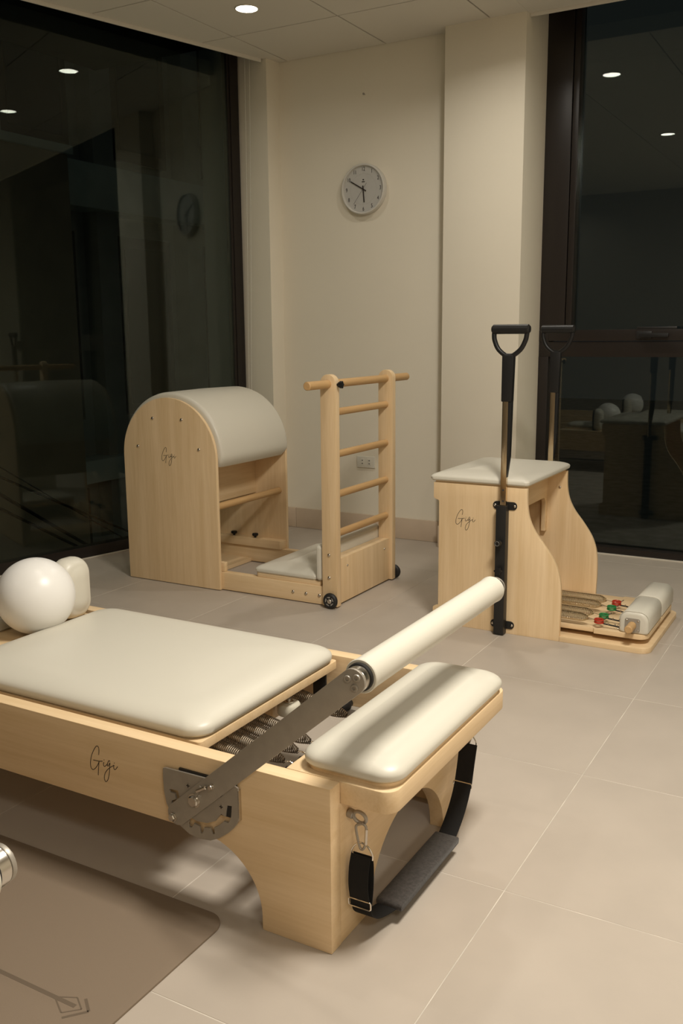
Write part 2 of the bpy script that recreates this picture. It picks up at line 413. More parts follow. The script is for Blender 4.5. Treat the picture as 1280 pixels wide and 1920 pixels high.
wl('stile', -.06, .006, -1.16, -1.08, .062, H+.24, 'frame'); wl('stile', -.06, .006, -3.04, -2.96, .062, H+.24, 'frame'); wl('stile', -.06, .006, t0, t0+.06, .062, H+.24, 'frame')
for a, b_ in ((-1.08, t1-.062), (-2.96, -1.16), (t0+.06, -3.04)):
    wl('pane', -.007, -.001, a, b_, .058, H+.245, 'glass', 0)
# ---- right window
w2 = thing('window_2', (-.979, YW, 0), 'dark night window with brown transom and lever handle on the right', 'window', kind='structure')
def wr(name, x0, x1, ya, yb, z0, z1, mat, bev=.002, par=w2): return fin(name, box(x0, x1, ya, yb, z0, z1, bev), mat, par, (-.979, YW, 0))
wr('jamb', -.979, -.926, 3.15, 3.24, 0, 1.03, 'frame'); wr('jamb', -.979, -.846, 3.152, 3.24, 1.167, H+.28, 'frame')
wr('bottom_rail', -.926, XR, 3.155, 3.24, 0, .038, 'frame'); wr('top_rail', -.979, XR, 3.15, 3.24, H+.22, H+.30, 'frame')
wr('transom', -.979, XR, 3.152, 3.24, 1.03, 1.107, 'frame'); wr('sash_rail', -.926, .55, 3.144, 3.24, 1.111, 1.167, 'frame')
wr('jamb', -.979, -.926, 3.15, 3.24, 1.107, 1.167, 'frame')
wr('sash_stile', -.842, -.812, 3.156, 3.24, 1.167, H+.22, 'frame')
wr('mullion', .55, .62, 3.15, 3.24, .038, H+.22, 'frame')
wr('sill_strip', -.98, XR, 3.138, 3.155, 0, .006, 'caulk', .001)
wr('pane', -.926, .55, 3.207, 3.213, .036, 1.035, 'glass2', 0); wr('pane', -.812, .55, 3.207, 3.213, 1.16, H+.23, 'glass2', 0)
wr('pane', .62, XR, 3.207, 3.213, .036, 1.035, 'glass2', 0); wr('pane', .62, XR, 3.207, 3.213, 1.10, H+.23, 'glass2', 0)
hb = wr('handle_base', -.475, -.40, 3.132, 3.146, 1.120, 1.158, 'black', .003)
fin('lever', prism(rrect(-.455, -.315, 1.128, 1.148, .006, 4), 'xz', 3.104, 3.122, .002), 'plastic', hb, (-.979, YW, 0))
fin('lever_neck', cyl((-.44, 3.140, 1.138), (-.44, 3.112, 1.138), .008), 'black', hb, (-.979, YW, 0))
wr('window_lock', -.478, -.285, 3.150, 3.165, 1.167, 1.180, 'black', .003)
# header above the windows closes the recess
tag(fin('wall_left', prism([(lwx(YR)-.25, YR), (lwx(YR)-.06, YR), (lwx(3.0)-.06, 3.0), (lwx(3.0)-.25, 3.0)], 'xy', H+.29, H+.36, 0), 'wall'), 'wall header above the tall left window', 'wall', kind='structure')

# ------------------------------------------------------------------ downlights
def downlight(x, y, label, watt=LIGHT_W):
    z = H
    r = thing('ceiling_downlight', (x, y, z), label, 'downlight', 'round recessed ceiling downlights')
    fin('trim_ring', lathe([(.056, -.001), (.058, .001), (.0575, .004), (.052, .0045), (.0505, .0035), (.0505, -.001)], (x, y, z), (x, y, z-1), 40), 'white', r, (x, y, z))
    fin('diffuser', lathe([(.0505, 0), (.0505, .0022), (0, .0022)], (x, y, z), (x, y, z-1), 40), 'lamp', r, (x, y, z))
    ld = bpy.data.lights.new('downlight_beam', 'AREA'); ld.shape = 'DISK'; ld.size = .098; ld.energy = watt; ld.color = LIGHT_COL; ld.spread = math.radians(150)
    lo = bpy.data.objects.new('downlight_beam', ld); COL.objects.link(lo); lo.parent = r; lo.location = (0, 0, -.0035)
    return r
downlight(-2.118, 2.180, 'round white downlight in the ceiling near the left window', 1.2)
for x, y, l in ((-.935, 2.18, 'round ceiling downlight over the wooden chair, seen mirrored in both windows'),
                (-.985, .22, 'round ceiling downlight over the near bed, mirrored in the right window'),
                (-2.59, -2.10, 'round ceiling downlight at the rear wall, mirrored by the column edge')):
    downlight(x, y, l, 5.5 if y > 1 else LIGHT_W)
# square ceiling lamp over the aisle (out of frame): the room's main light
def panel_lamp(px_, py_, ps, watt, label):
    lm_ = thing('ceiling_panel_lamp', (px_, py_, H), label, 'ceiling lamp', 'square ceiling panel lamps')
    bm = box(px_-ps/2-.02, px_+ps/2+.02, py_-ps/2-.02, py_-ps/2, H-.030, H-.0005, .002)
    bm = box(px_-ps/2-.02, px_+ps/2+.02, py_+ps/2, py_+ps/2+.02, H-.030, H-.0005, .002, bm)
    bm = box(px_-ps/2-.02, px_-ps/2, py_-ps/2, py_+ps/2, H-.030, H-.0005, .002, bm)
    bm = box(px_+ps/2, px_+ps/2+.02, py_-ps/2, py_+ps/2, H-.030, H-.0005, .002, bm)
    fin('lamp_frame', bm, 'white', lm_, (px_, py_, H))
    fin('diffuser', box(px_-ps/2, px_+ps/2, py_-ps/2, py_+ps/2, H-.022, H-.001, 0), 'lamp_dim', lm_, (px_, py_, H))
    ld = bpy.data.lights.new('panel_beam', 'AREA'); ld.shape = 'SQUARE'; ld.size = ps*.98; ld.energy = watt; ld.color = LIGHT_COL
    lo = bpy.data.objects.new('panel_beam', ld); COL.objects.link(lo); lo.parent = lm_; lo.location = (0, 0, -.024)
panel_lamp(.47, .04, .50, PANEL_W, 'square white ceiling panel lamp over the aisle, out of frame')
panel_lamp(1.70, -2.15, .56, FILL_W, 'added fill lamp, a square white ceiling panel behind the camera on the right')  # unseen lamp, added to fill the faces turned towards the camera

# ------------------------------------------------------------------ handwriting mark "Gigi"
GIGI = [
 [(-.7892, .277), (-.7876, .2867), (-.7883, .2945), (-.7923, .2967), (-.7968, .2933), (-.8034, .2838), (-.8095, .2724), (-.8134, .26), (-.8149, .2495), (-.8136, .2417), (-.8087, .2386), (-.8034, .2414), (-.7969, .2483), (-.7921, .2555), (-.7891, .2616)],
 [(-.7891, .2616), (-.7907, .2525), (-.7925, .2406), (-.7938, .2315), (-.7933, .2292)],
 [(-.8059, .2614), (-.7959, .262), (-.7874, .2628), (-.7792, .2648)],
 [(-.7751, .2634), (-.7766, .2591), (-.7762, .2552), (-.7738, .2539), (-.7694, .2571), (-.7653, .2617), (-.7623, .2678), (-.7596, .2705), (-.7572, .2689)],
 [(-.7653, .2617), (-.7651, .2577), (-.7635, .2571), (-.7608, .2608), (-.7577, .2662)],
 [(-.7577, .2662), (-.7586, .2586), (-.76, .2483), (-.7626, .2356), (-.7668, .2245), (-.7722, .2193), (-.7757, .2223), (-.776, .2297), (-.7733, .2384), (-.7667, .2473), (-.7587, .2546), (-.7461, .2632)],
 [(-.7461, .2632), (-.7476, .2592), (-.7471, .255), (-.7443, .2536), (-.7404, .2566), (-.7363, .2625)],
 [(-.7747, .2693), (-.7743, .2686), (-.7740, .2679)], [(-.7455, .2690), (-.7451, .2684), (-.7448, .2677)]]
def gigi(cx, cz, y, scale, r, parent, org):
    bm = bmesh.new()
    for k, st in enumerate(GIGI):
        pts = [(cx+(u+.7756)*scale, y, cz+(v-.258)*scale) for u, v in st]
        bm = tube(smooth_path(pts, 5), r*(1.25 if k > 6 else 1), 6, bm)
    bmesh.ops.scale(bm, vec=(1, .5, 1), space=Matrix.Translation((0, -y, 0)), verts=bm.verts)
    return fin('handwritten_mark', bm, 'ink', parent, org)

def arc(cx, cz, rx, rz, a0, a1, n=16): return [(cx+rx*math.cos(math.radians(a0+(a1-a0)*k/n)), cz+rz*math.sin(math.radians(a0+(a1-a0)*k/n))) for k in range(n+1)]

# ------------------------------------------------------------------ reformer
def make_reformer():
    ORG = (-1.36, -.019, 0); Y0, Y1, XF, XB = -.356, .318, -.214, -2.50; YC = -.019
    R = thing('reformer', ORG)
    def add(n, bm, mt, par=R, ang=32): return fin(n, bm, mt, par, ORG, ang)
    prof = [(XF, 0), (XF, .338), (XB, .338), (XB, 0), (XB+.159, 0)]+arc(XB+.159+.147, .03, .147, .141, 180, 90, 14)+arc(XF-.159-.147, .03, .147, .141, 90, 0, 14)+[(XF-.159, 0)]
    rn = add('side_rail', prism(prof, 'xz', Y0, Y0+.037, .0022), 'wood_x')
    rf = add('side_rail', prism(prof, 'xz', Y1-.037, Y1, .0022), 'wood_x')
    gigi(-.7756, .258, Y0-.0002, 1.0, .00085, rn, ORG)
    # end panels with arch
    yi0, yi1 = Y0+.0375, Y1-.0375
    ep = [(yi0, 0), (YC-.178, 0)]+arc(YC+.007, 0, .185, .167, 180, 0, 28)+[(yi1, 0), (yi1, .294), (yi0, .294)]
    add('end_panel', prism(ep, 'yz', XF-.036, XF-.001, .002), 'wood_y')
    add('end_panel', prism([(yi0, 0), (yi0, .3), (yi1, .3), (yi1, 0)], 'yz', XB, XB+.03, .002), 'wood_y')
    add('head_board', prism(rrect(XB-.02, XB+.25, yi0, yi1, .02, 6), 'xy', .305, .338, .003), 'wood_y')
    # footboard + pad
    add('foot_board', prism(rrect(-.335, -.104, yi0+.0005, yi1-.0005, .030, 8, (1, 0, 0, 1)), 'xy', .2935, .338, .0035), 'wood_y')
    add('foot_pad_base', prism(rrect(-.309, -.109, -.303, .268, .040, 8), 'xy', .338, .3462, .001), 'wood_y')
    add('foot_pad', pad(-.316, -.1015, -.312, .277, .3470, .3915, r=.046, edge=.048, crown=.007), 'vinyl')
    # carriage
    cb = add('carriage', prism(rrect(-1.75, -.555, -.303, .265, .010, 5), 'xy', .312, .3335, .002), 'wood_x')
    add('carriage_pad', pad(-1.352, -.552, -.307, .269, .3362, .390, r=.050, edge=.085, crown=.008), 'vinyl', cb)
    # headrest and shoulder rests
    add('headrest', pad(-1.74, -1.49, -.14, .10, .3425, .386, r=.05, edge=.03, crown=.006), 'vinyl', cb)
    add('headrest_board', box(-1.745, -1.33, -.145, .125, .3337, .3420), 'wood_x', cb)
    for sy in (1, -1):
        a, b_ = (.149, .266) if sy > 0 else (-.304, -.187)
        m_ = Matrix.Translation((-1.420, (a+b_)/2, .43)) @ Matrix.Rotation(PI/2, 4, 'Y')
        s = add('shoulder_rest', pad(-.088, .094, -(b_-a)/2, (b_-a)/2, -.035, .032, r=.045, edge=.022, crown=.008, mat=m_), 'vinyl', cb)
        add('shoulder_rest_back', prism(rrect(a+.006, b_-.006, .3345, .505, .03, 6), 'yz', -1.468, -1.456, .002), 'black', cb)
    # spring holder under the carriage, with slots
    sh = add('spring_holder', box(-.655, -.645, -.24, .22, .215, .310, .001), 'wood_y')
    for y in (-.212, -.157, -.102, -.047, .008, .063): add('holder_divider', box(-.645, -.618, y-.006, y+.006, .235, .310, .001), 'wood_z', sh)
    SY = (-.185, -.130, -.075, -.020, .150)
    for k, y in enumerate(SY):
        z0, z1 = .276, .243
        s = add('spring', spring((-.640, y, z0), (-.462, y, z1), .0160, 38, .0013, spt=16, taper=.05), 'coil')
        add('spring_hook', tube(smooth_path([(-.462, y, z1), (-.445, y, z1), (-.435, y, z1-.012), (-.43, y, z1-.02)], 5), .0022, 8), 'chrome', s)
        add('spring_cap', cyl((-.456, y-.004, z1-.022), (-.430, y+.002, z1-.018), .012), 'plastic', s)
        add('colour_tab', cyl((-.430, y, z1-.03), (-.424, y, z1-.03), .007), ('green', 'wheelw', 'red', 'green', 'red')[k], s)
    sb = add('spring_bar', box(-.428, -.398, yi0, yi1, .190, .222, .002), 'black')
    # track rails, wheels, bracket, bumper
    for ya, yb in ((yi0, yi0+.022), (yi1-.022, yi1)):
        add('track', box(XB+.03, XF-.037, ya, yb, .186, .2095, .0015), 'steel')
    for y in (.075, -.255):
        wv = add('carriage_wheel', lathe([(.010, 0), (.026, .002), (.0285, .006), (.0285, .026), (.026, .030), (.010, .031)], (-.583, y, .250), (-.583, y, 1), 28), 'wheelw')
        add('wheel_axle', cyl((-.583, y, .275), (-.583, y, .313), .006), 'bolt', wv)
        add('wheel_washer', cyl((-.583, y, .281), (-.583, y, .286), .012), 'bolt', wv)
    br = add('roller_bracket', box(-.60, -.562, .216, .222, .215, .312, .001), 'black')
    add('roller', lathe([(.008, 0), (.021, .001), (.023, .004), (.023, .016), (.021, .019), (.008, .02)], (-.581, .226, .236), (-.581, 1, .236), 24), 'wheelw', br)
    add('bumper', lathe([(.0155, 0), (.0165, .002), (.0165, .030), (.013, .034), (.011, .046)], (-.528, .223, .2205), (-.520, .28, .223), 24), 'plastic')
    # footbar : two arms, tube, end caps
    bx, bz = -.156, .5635
    fb = add('foot_bar', lathe([(.0265, 0), (.0305, 0), (.0318, .002), (.0312, .008), (.0305, .02), (.0305, .625), (.0312, .640), (.0318, .646), (.0305, .648), (.0265, .648)], (bx, -.343, bz), (bx, 1, bz), 40), 'vinyl')
    for sgn, yo in ((-1, Y0), (1, Y1)):
        ya = yo+sgn*.010; yb = yo+sgn*.016
        lo_, hi_ = min(ya, yb), max(ya, yb)
        # arm capsule
        P0 = V(-.566, .205); P1 = V(bx, bz); d = (P1-P0).normalized(); n_ = Vector((-d.y, d.x)); w_ = .0235
        cap_ = []
        for k in range(13):
            a = PI/2+PI*k/12; cap_.append(tuple(P0+d*math.cos(a)*w_+n_*math.sin(a)*w_))
        for k in range(13):
            a = -PI/2+PI*k/12; cap_.append(tuple(P1+d*math.cos(a)*w_+n_*math.sin(a)*w_))
        arm = add('bar_arm', prism(cap_, 'xz', lo_, hi_, .0008), 'steel')
        yin = ya; s0 = -.343 if sgn < 0 else .305
        add('bar_sleeve', cyl((bx, s0+sgn*.006, bz), (bx, s0-sgn*.02, bz), .0262, 36), 'rubber', fb)
        add('bar_cap', cyl((bx, yin, bz), (bx, s0-sgn*.01, bz), .0232, 36), 'bolt', fb)
        for (dx, dz) in ((-.0095, .004), (.0085, .0085), (.004, -.0105)):
            b2 = add('cap_bolt', lathe([(.0072, 0), (.0072, .002), (.0062, .0036), (.0034, .0038), (.0032, .0016), (0, .0016)], (bx+dx, yb, bz+dz), (bx+dx, yb+sgn, bz+dz), 18), 'steel', arm)
        # pivot bolts on arm
        for (px_, pz_, r_) in ((-.576, .197, .0085), (-.5195, .247, .0120), (-.474, .288, .0055)):
            nb = add('pivot_bolt', lathe([(r_*1.25, 0), (r_*1.25, .0012), (r_, .0014), (r_, .006), (r_*.8, .008), (0, .008)], (px_, yb, pz_), (px_, yb+sgn, pz_), 6 if r_ == .0085 else 20), 'bolt', arm)
        add('lock_pin', cyl((-.507, yb+sgn*.007, .2735), (-.483, yb+sgn*.007, .2875), .0040, 14), 'chrome', arm)
        add('lock_link', prism([(-.523, .252), (-.512, .258), (-.496, .282), (-.503, .284)], 'xz', *sorted((yb, yb+sgn*.003)), .0005), 'steel', arm)
        # gear plate
        outer = [(-.6041, .2937), (-.598, .2960), (-.5449, .2970), (-.4881, .2975), (-.4228, .2975), (-.4165, .295), (-.4150, .2642), (-.4158, .234), (-.4205, .2207), (-.4295, .2077), (-.4438, .1931), (-.4671, .1752), (-.4887, .1646), (-.5156, .1609), (-.5426, .1644), (-.564, .1758), (-.5869, .1964), (-.5988, .217), (-.6039, .2423), (-.6051, .2702)]
        h1 = [(-.5904, .2504), (-.5838, .252), (-.5672, .253), (-.5628, .234), (-.5725, .2237), (-.5801, .2194), (-.5855, .2219), (-.5834, .2272), (-.5729, .2329), (-.576, .2446), (-.5879, .2447)]
        h2 = [(-.5426, .2003), (-.5353, .2023), (-.5211, .1983), (-.496, .2004), (-.4744, .2108), (-.4597, .2299), (-.4494, .2266), (-.4441, .2521), (-.4329, .2535), (-.4355, .2303), (-.4393, .2217), (-.443, .2147), (-.4533, .2164), (-.4659, .2039), (-.4785, .1959), (-.4774, .1824), (-.4827, .1801), (-.4884, .1917), (-.5036, .1891), (-.5078, .1755), (-.5132, .174), (-.5144, .1877), (-.5286, .1916), (-.5345, .1815), (-.5409, .1797), (-.5433, .1861), (-.5412, .1929)]
        yp = yo-.0085 if sgn < 0 else yo+.0045
        pl = add('gear_plate', plate2d(outer, [h1, h2], .004, yp), 'steel')
        add('plate_spacer', box(-.566, -.424, *sorted((yo, yo+sgn*.0045)), .225, .3015, .001), 'black', pl)
        for (sx, sz) in ((-.5397, .271), (-.4578, .271), (-.4583, .246)):
            s_ = add('plate_screw', lathe([(.0062, 0), (.0060, .0006), (0, .0007)], (sx, yp if sgn < 0 else yp+.004, sz), (sx, yp+sgn, sz), 20), 'steel', pl)
            yy = (yp-.0009) if sgn < 0 else yp+.0045
            bm = box(sx-.004, sx+.004, yy-.0003, yy+.0003, sz-.0009, sz+.0009, 0); bm = box(sx-.0009, sx+.0009, yy-.0003, yy+.0003, sz-.004, sz+.004, 0, bm)
            add('screw_cross', bm, 'ink', pl)
        add('plate_flange', box(-.4185, -.4150, *sorted((yo, yo+sgn*.0085)), .225, .290, .001), 'bolt', pl)
    # eye bolts on the front end panel
    for y in (-.287, .249):
        e = add('eye_bolt', ring((-.190, y, .257), (0, 1, .25), .0135, .0036), 'steel')
        add('eye_bolt_flange', cyl((XF-.001, y, .262), (-.203, y, .259), .0095), 'steel', e)
    # mid stretcher
    add('stretcher', box(-1.5, -1.46, yi0, yi1, .18, .22), 'wood_y')
    return R
ref = make_reformer()
tag(ref, 'maple exercise bed with cream pads, raised foot bar and black foot strap in front', 'reformer', 'wooden reformer exercise beds')
REF2 = (-.081, -1.394, 0)
ref2 = copy_tree(ref); ref2.location = ref.location+Vector(REF2)
tag(ref2, 'second exercise bed, only its cream foot bar end showing at the left edge', 'reformer', 'wooden reformer exercise beds')

# foot strap clipped to the eye bolts
def make_strap():
    ORG = (-.178, -.019, 0)
    T = thing('foot_strap', ORG)
    def add(n, bm, mt, par=T): return fin(n, bm, mt, par, ORG)
    XC = -.184
    for sy, y in ((-1, -.290), (1, .238)):
        z = .245
        # carabiner: pear loop in the xz plane
        pts = [(XC, y, z+.002), (XC-.011, y, z-.004), (XC-.0125, y, z-.014), (XC-.006, y, z-.044), (XC-.001, y, z-.0515), (XC+.005, y, z-.046), (XC+.0085, y, z-.03), (XC+.0095, y, z-.008), (XC+.007, y, z)]
        cbn = add('carabiner', tube(smooth_path(pts+[pts[0]], 5), .0026, 10), 'steel')
        add('carabiner_gate', cyl((XC+.008, y, z-.040), (XC+.0097, y, z-.006), .0030, 12), 'bolt', cbn)
        yb = y+sy*.010*(1 if sy < 0 else -.6); zt = .189 if sy < 0 else .205
        # D ring
        dpts = [(XC-.0225, y, zt-.012), (XC-.022, y, zt), (XC-.012, y, zt+.014), (XC, y, zt+.018), (XC+.012, y, zt+.014), (XC+.022, y, zt), (XC+.0225, y, zt-.012)]
        add('d_ring', tube(smooth_path(dpts, 5), .0017, 8), 'chrome')
    # webbing loops
    near = [(XC, -.294, .183), (XC, -.303, .160), (XC, -.306, .125), (XC, -.300, .092), (XC, -.298, .078)]
    add('webbing', ribbon(smooth_path(near, 5), (1, 0, 0), .042, .0018), 'web')
    nearb = [(XC+.001, -.288, .183), (XC+.001, -.284, .160), (XC+.001, -.285, .120), (XC+.001, -.290, .09), (XC+.001, -.293, .078), (XC, -.288, .060), (XC+.002, -.268, .042), (XC+.006, -.236, .032), (-.170, -.205, .031)]
    add('webbing', ribbon(smooth_path(nearb, 5), (1, 0, .0), .042, .0018), 'web')
    far = [(-.168, .060, .030), (-.170, .095, .038), (-.172, .140, .062), (-.174, .180, .098), (-.176, .205, .140), (-.177, .225, .200)]
    add('webbing', ribbon(smooth_path(far, 5), (1, 0, 0), .042, .0018), 'web')
    far2 = [(-.176, .198, .112), (-.177, .213, .150), (-.177, .231, .200)]
    add('webbing', ribbon(smooth_path(far2, 5), (1, 0, 0), .042, .0018), 'web')
    for (y, z, tx) in ((-.2975, .086, 0), (.196, .112, 0)):
        pts = rrect(XC-.024, XC+.024, z-.009, z+.007, .004, 3) if y < 0 else rrect(-.199, -.153, z-.006, z+.006, .004, 3)
        add('buckle', tube([(u, y-.003, v) for u, v in pts], .0016, 8, closed=True), 'chrome')
    pts = [(u, v) for u, v in rrect(-.210, .088, .026, .042, .006, 4)]
    bm = prism(pts, 'yz', -.197, -.139, .004)
    add('strap_pad', bm, 'felt')
    return T
st = make_strap(); tag(st, 'black webbing strap with charcoal felt pad hanging from the near bed end', 'strap')

# ------------------------------------------------------------------ exercise balls
def ball(x, y, z, R, label):
    bm = bmesh.new(); bmesh.ops.create_uvsphere(bm, u_segments=64, v_segments=40, radius=R, matrix=Matrix.Translation((x, y, z)))
    o = fin('exercise_ball', bm, 'ball', None, (x, y, z-R), 60)
    n_ = V(.08, -.02, 1).normalized()
    p = V(x, y, z)+n_*(R-.0005)
    bm = ring(p, n_, .0042, .0009, 20, 6); bm = lathe([(.0030, -.001), (.0028, .0008), (0, .001)], p, p+n_, 16, bm)
    fin('valve_plug', bm, 'ball', o, (x, y, z-R))
    tag(o, label, 'ball', 'white exercise balls'); return o
ball(-1.394, .041, .4492, .107, 'pearl white exercise ball resting behind the near cream bed pad')
ball(-1.49, -1.30, .4492, .107, 'white exercise ball on the second bed, seen only mirrored in the right window')

# ------------------------------------------------------------------ yoga mat
mo = fin('yoga_mat', prism(rrect(-2.28, -.449, -1.035, -.364, .045, 10), 'xy', .0003, .005, .0008), 'mat', None, (-1.36, -.70, 0))
tag(mo, 'taupe rubber yoga mat with darker alignment lines on the floor', 'yoga mat')
mo_org = (-1.36, -.70, 0)
bm = ribbon([(-2.1, -.699, .00508), (-.535, -.699, .00508)], (0, 1, 0), .0085, .0003)
sq = [(-.585, -.699), (-.548, -.681), (-.520, -.699), (-.545, -.7225)]
for a, b_ in zip(sq, sq[1:]+sq[:1]):
    d = Vector((b_[0]-a[0], b_[1]-a[1], 0)).normalized(); bm = ribbon([(*a, .0051), (*b_, .0051)], (-d.y, d.x, 0), .0028, .0002, bm)
for a, b_ in (((-.533, -.676), (-.505, -.697)), ((-.505, -.697), (-.535, -.731))):
    d = Vector((b_[0]-a[0], b_[1]-a[1], 0)).normalized(); bm = ribbon([(*a, .0051), (*b_, .0051)], (-d.y, d.x, 0), .0055, .0002, bm)
fin('alignment_print', bm, 'matprint', mo, mo_org)

# ------------------------------------------------------------------ ladder barrel
def make_barrel():
    ORG = (-1.92, 1.908, 0); T = thing('ladder_barrel', ORG, 'maple ladder barrel with cream half-round top and step ladder on wheels', 'ladder barrel')
    def add(n, bm, mt, par=T, ang=32): return fin(n, bm, mt, par, ORG, ang)
    XC, ZC, R = -2.228, .606, .272; xl, xr = XC-R, XC+R
    prof = [(xl, .003)]+[(xr, .003)]+arc(XC, ZC, R, R, 0, 180, 40)
    pn = add('side_panel', prism(prof, 'xz', 1.615, 1.632, .0018), 'wood_z')
    pf = add('side_panel', prism(prof, 'xz', 2.184, 2.201, .0018), 'wood_z')
    gigi(-2.226, .607, 1.6148, 1.08, .00105, pn, ORG)
    for sx, sz in ((-2.313, .782), (-2.143, .781), (-2.409, .648), (-2.049, .649)):
        inst(DOME, 'bolt', pn, V(sx, 1.615, sz)-V(*ORG)); inst(DOME, 'bolt', pf, V(sx, 2.201, sz)-V(*ORG), (PI, 0, 0))
    # half-round cushion
    bm = bmesh.new(); rows = []; ya, yb = 1.6335, 2.1825; RO = .296; n = 56
    for k in range(n+1):
        a = math.radians(-8+196*k/n); e = min(k, n-k); f_ = math.sin(min(1, e/3)*PI/2)
        ri = R-.014; ro = ri+(RO-ri)*(.30+.70*f_); dy = .012*(1-f_)
        cs = [(ya+dy, ri), (ya+dy, ro-.016), (ya+.003+dy, ro-.008), (ya+.010+dy, ro-.003), (ya+.024+dy, ro), ((ya+yb)/2, ro+.003), (yb-.024-dy, ro), (yb-.010-dy, ro-.003), (yb-.003-dy, ro-.008), (yb-dy, ro-.016), (yb-dy, ri)]
        rows.append([bm.verts.new((XC+r_*math.cos(a), y, ZC+r_*math.sin(a))) for y, r_ in cs])
    m_ = len(rows[0])
    for p, q in zip(rows, rows[1:]):
        for i in range(m_): bm.faces.new((p[i], p[(i+1) % m_], q[(i+1) % m_], q[i]))
    bm.faces.new(rows[0]); bm.faces.new(list(reversed(rows[-1])))
    add('barrel_cushion', bm, 'vinyl', ang=50)
    # inner boards
    add('inner_board', box(-2.158, -2.140, 1.632, 2.184, .362, .560, .001), 'wood_y')
    add('inner_board', box(-2.330, -2.312, 1.632, 2.184, .362, .560, .001), 'wood_y')
    add('cushion_support', box(-2.47, -1.985, 1.632, 2.184, .572, .590, .001), 'wood_y')
    add('dowel', cyl((-1.998, 1.632, .381), (-1.998, 2.184, .381), .0165, 24), 'dowel_y')
    # runners with knobs
    for ya, yb, far in ((1.640, 1.668, 0), (2.135, 2.184, 1)):
        rn = add('runner', prism(rrect(-2.48, -1.962 if far else -1.945, ya, yb, .010, 5, (0, 0, 0, 1) if far else (1, 0, 0, 0)), 'xy', .086, .128, .0015), 'wood_x')
        if far:
            for x in (-2.268, -2.134):
                kb = add('knob', lathe([(.006, 0), (.006, .008), (.014, .010), (.016, .013), (.016, .020), (.013, .0225), (0, .023)], (x, 2.158, .128), (x, 2.158, 1), 20), 'plastic', rn)
    # base rails
    bn = add('base_rail', box(-2.49, -1.337-.038, 1.6325, 1.668, .004, .085, .0015), 'wood_x')
    bf = add('base_rail', box(-2.49, -1.337-.038, 2.148, 2.1835, .004, .085, .0015), 'wood_x')
    add('base_cross_board', box(-2.48, -2.155, 1.668, 2.148, .002, .022, .001), 'wood_y')
    for x in (-1.568, -1.501, -1.433): inst(DOME, 'bolt', bn, V(x, 1.6325, .044)-V(*ORG))
    # step cushion
    add('step_board', prism(rrect(-1.770, -1.430, 1.640, 2.175, .012, 5), 'xy', .0855, .106, .001), 'wood_x')
    add('step_cushion', pad(-1.778, -1.446, 1.634, 2.181, .1065, .158, r=.02, edge=.11, crown=.010), 'vinyl')
    m4 = Matrix.Translation((-1.429, 1.8995, .186)) @ Matrix.Rotation(PI/2, 4, 'Y')
    add('back_cushion', pad(-.080, .078, -.272, .272, -.0175, .0175, r=.016, edge=.013, crown=.003, mat=m4), 'vinyl')
    # ladder
    for ya, yb, near in ((1.620, 1.6535, 1), (2.143, 2.1765, 0)):
        xc = -1.3735; r_ = .0365
        pts = [(xc-r_, .006), (xc+r_, .006)]+arc(xc, .995-r_, r_, r_, 0, 180, 20)
        po = add('ladder_post', prism(pts, 'xz', ya, yb, .0022), 'wood_z')
        if near:
            for sz in (.232, .133): inst(DOME, 'bolt', po, V(-1.3755, ya, sz)-V(*ORG))
        # wheel
        yw0, yw1 = (ya-.026, ya-.004) if near else (yb+.004, yb+.026); xw, zw, sg = (-1.3635 if near else -1.3515), .0350, (-1 if near else 1)
        y_in = ya-.002 if near else yb+.002
        tr_ = add('wheel', lathe([(.018, 0), (.027, .001), (.0315, .004), (.0340, .0085), (.0345, .012), (.0340, .0155), (.0315, .020), (.027, .0228), (.0225, .0235), (.0225, .0225), (.021, .0215), (0, .0215)], (xw, y_in, zw), (xw, y_in+sg, zw), 40), 'rubber', po)
        yf = y_in+sg*.0222
        add('wheel_hub', lathe([(.0105, 0), (.0105, .0022), (.0085, .004), (.0060, .0042), (.005, .0075), (0, .008)], (xw, yf-sg*.001, zw), (xw, yf+sg, zw), 24), 'bolt', tr_)
        bm = bmesh.new()
        for k in range(5):
            a0 = 72*k; pts_ = []
            for q in range(9):
                a = math.radians(a0+52*q/8); pts_.append((xw+.0205*math.cos(a), zw+.0205*math.sin(a)))
            for q in range(9):
                a = math.radians(a0+52-34*q/8); rr = .0170-.004*q/8*(1 if q > 4 else .2); pts_.append((xw+rr*math.cos(a), zw+rr*math.sin(a)))
            bm = prism(pts_, 'xz', *sorted((yf-sg*.001, yf+sg*.0006)), 0, bm)
        add('wheel_spoke_print', bm, 'print', tr_)
    for z in (.836, .658, .485, .315): add('rung', cyl((-1.3735, 1.650, z), (-1.3735, 2.146, z), .0158, 24), 'dowel_y')
    tb = add('top_bar', cyl((-1.3735, 1.457, .955), (-1.3735, 2.366, .955), .0175, 28, .003), 'dowel_y')
    add('ladder_panel', box(-1.410, -1.3525, 1.6545, 2.1425, .008, .207, .0015), 'wood_z')
    lp = T.children[-1]
    sx = -1.3525
    for y, z in ((1.737, .165), (2.092, .165)):
        inst(DOME, 'bolt', lp, V(sx, y, z)-V(*ORG), (0, 0, PI/2), (.7, .7, .7))
    # star knob clamping the top bar
    bm = bmesh.new(); pts_ = []
    for k in range(40):
        a = 2*PI*k/40; rr = .0135+.0022*math.cos(5*a); pts_.append((1.637+rr*math.cos(a), .953+rr*math.sin(a)))
    bm = prism(pts_, 'yz', -1.327, -1.312, .002, bm); bm = cyl((-1.338, 1.637, .953), (-1.326, 1.637, .953), .006, 14, .001, bm)
    add('star_knob', bm, 'plastic')
    return T
make_barrel()

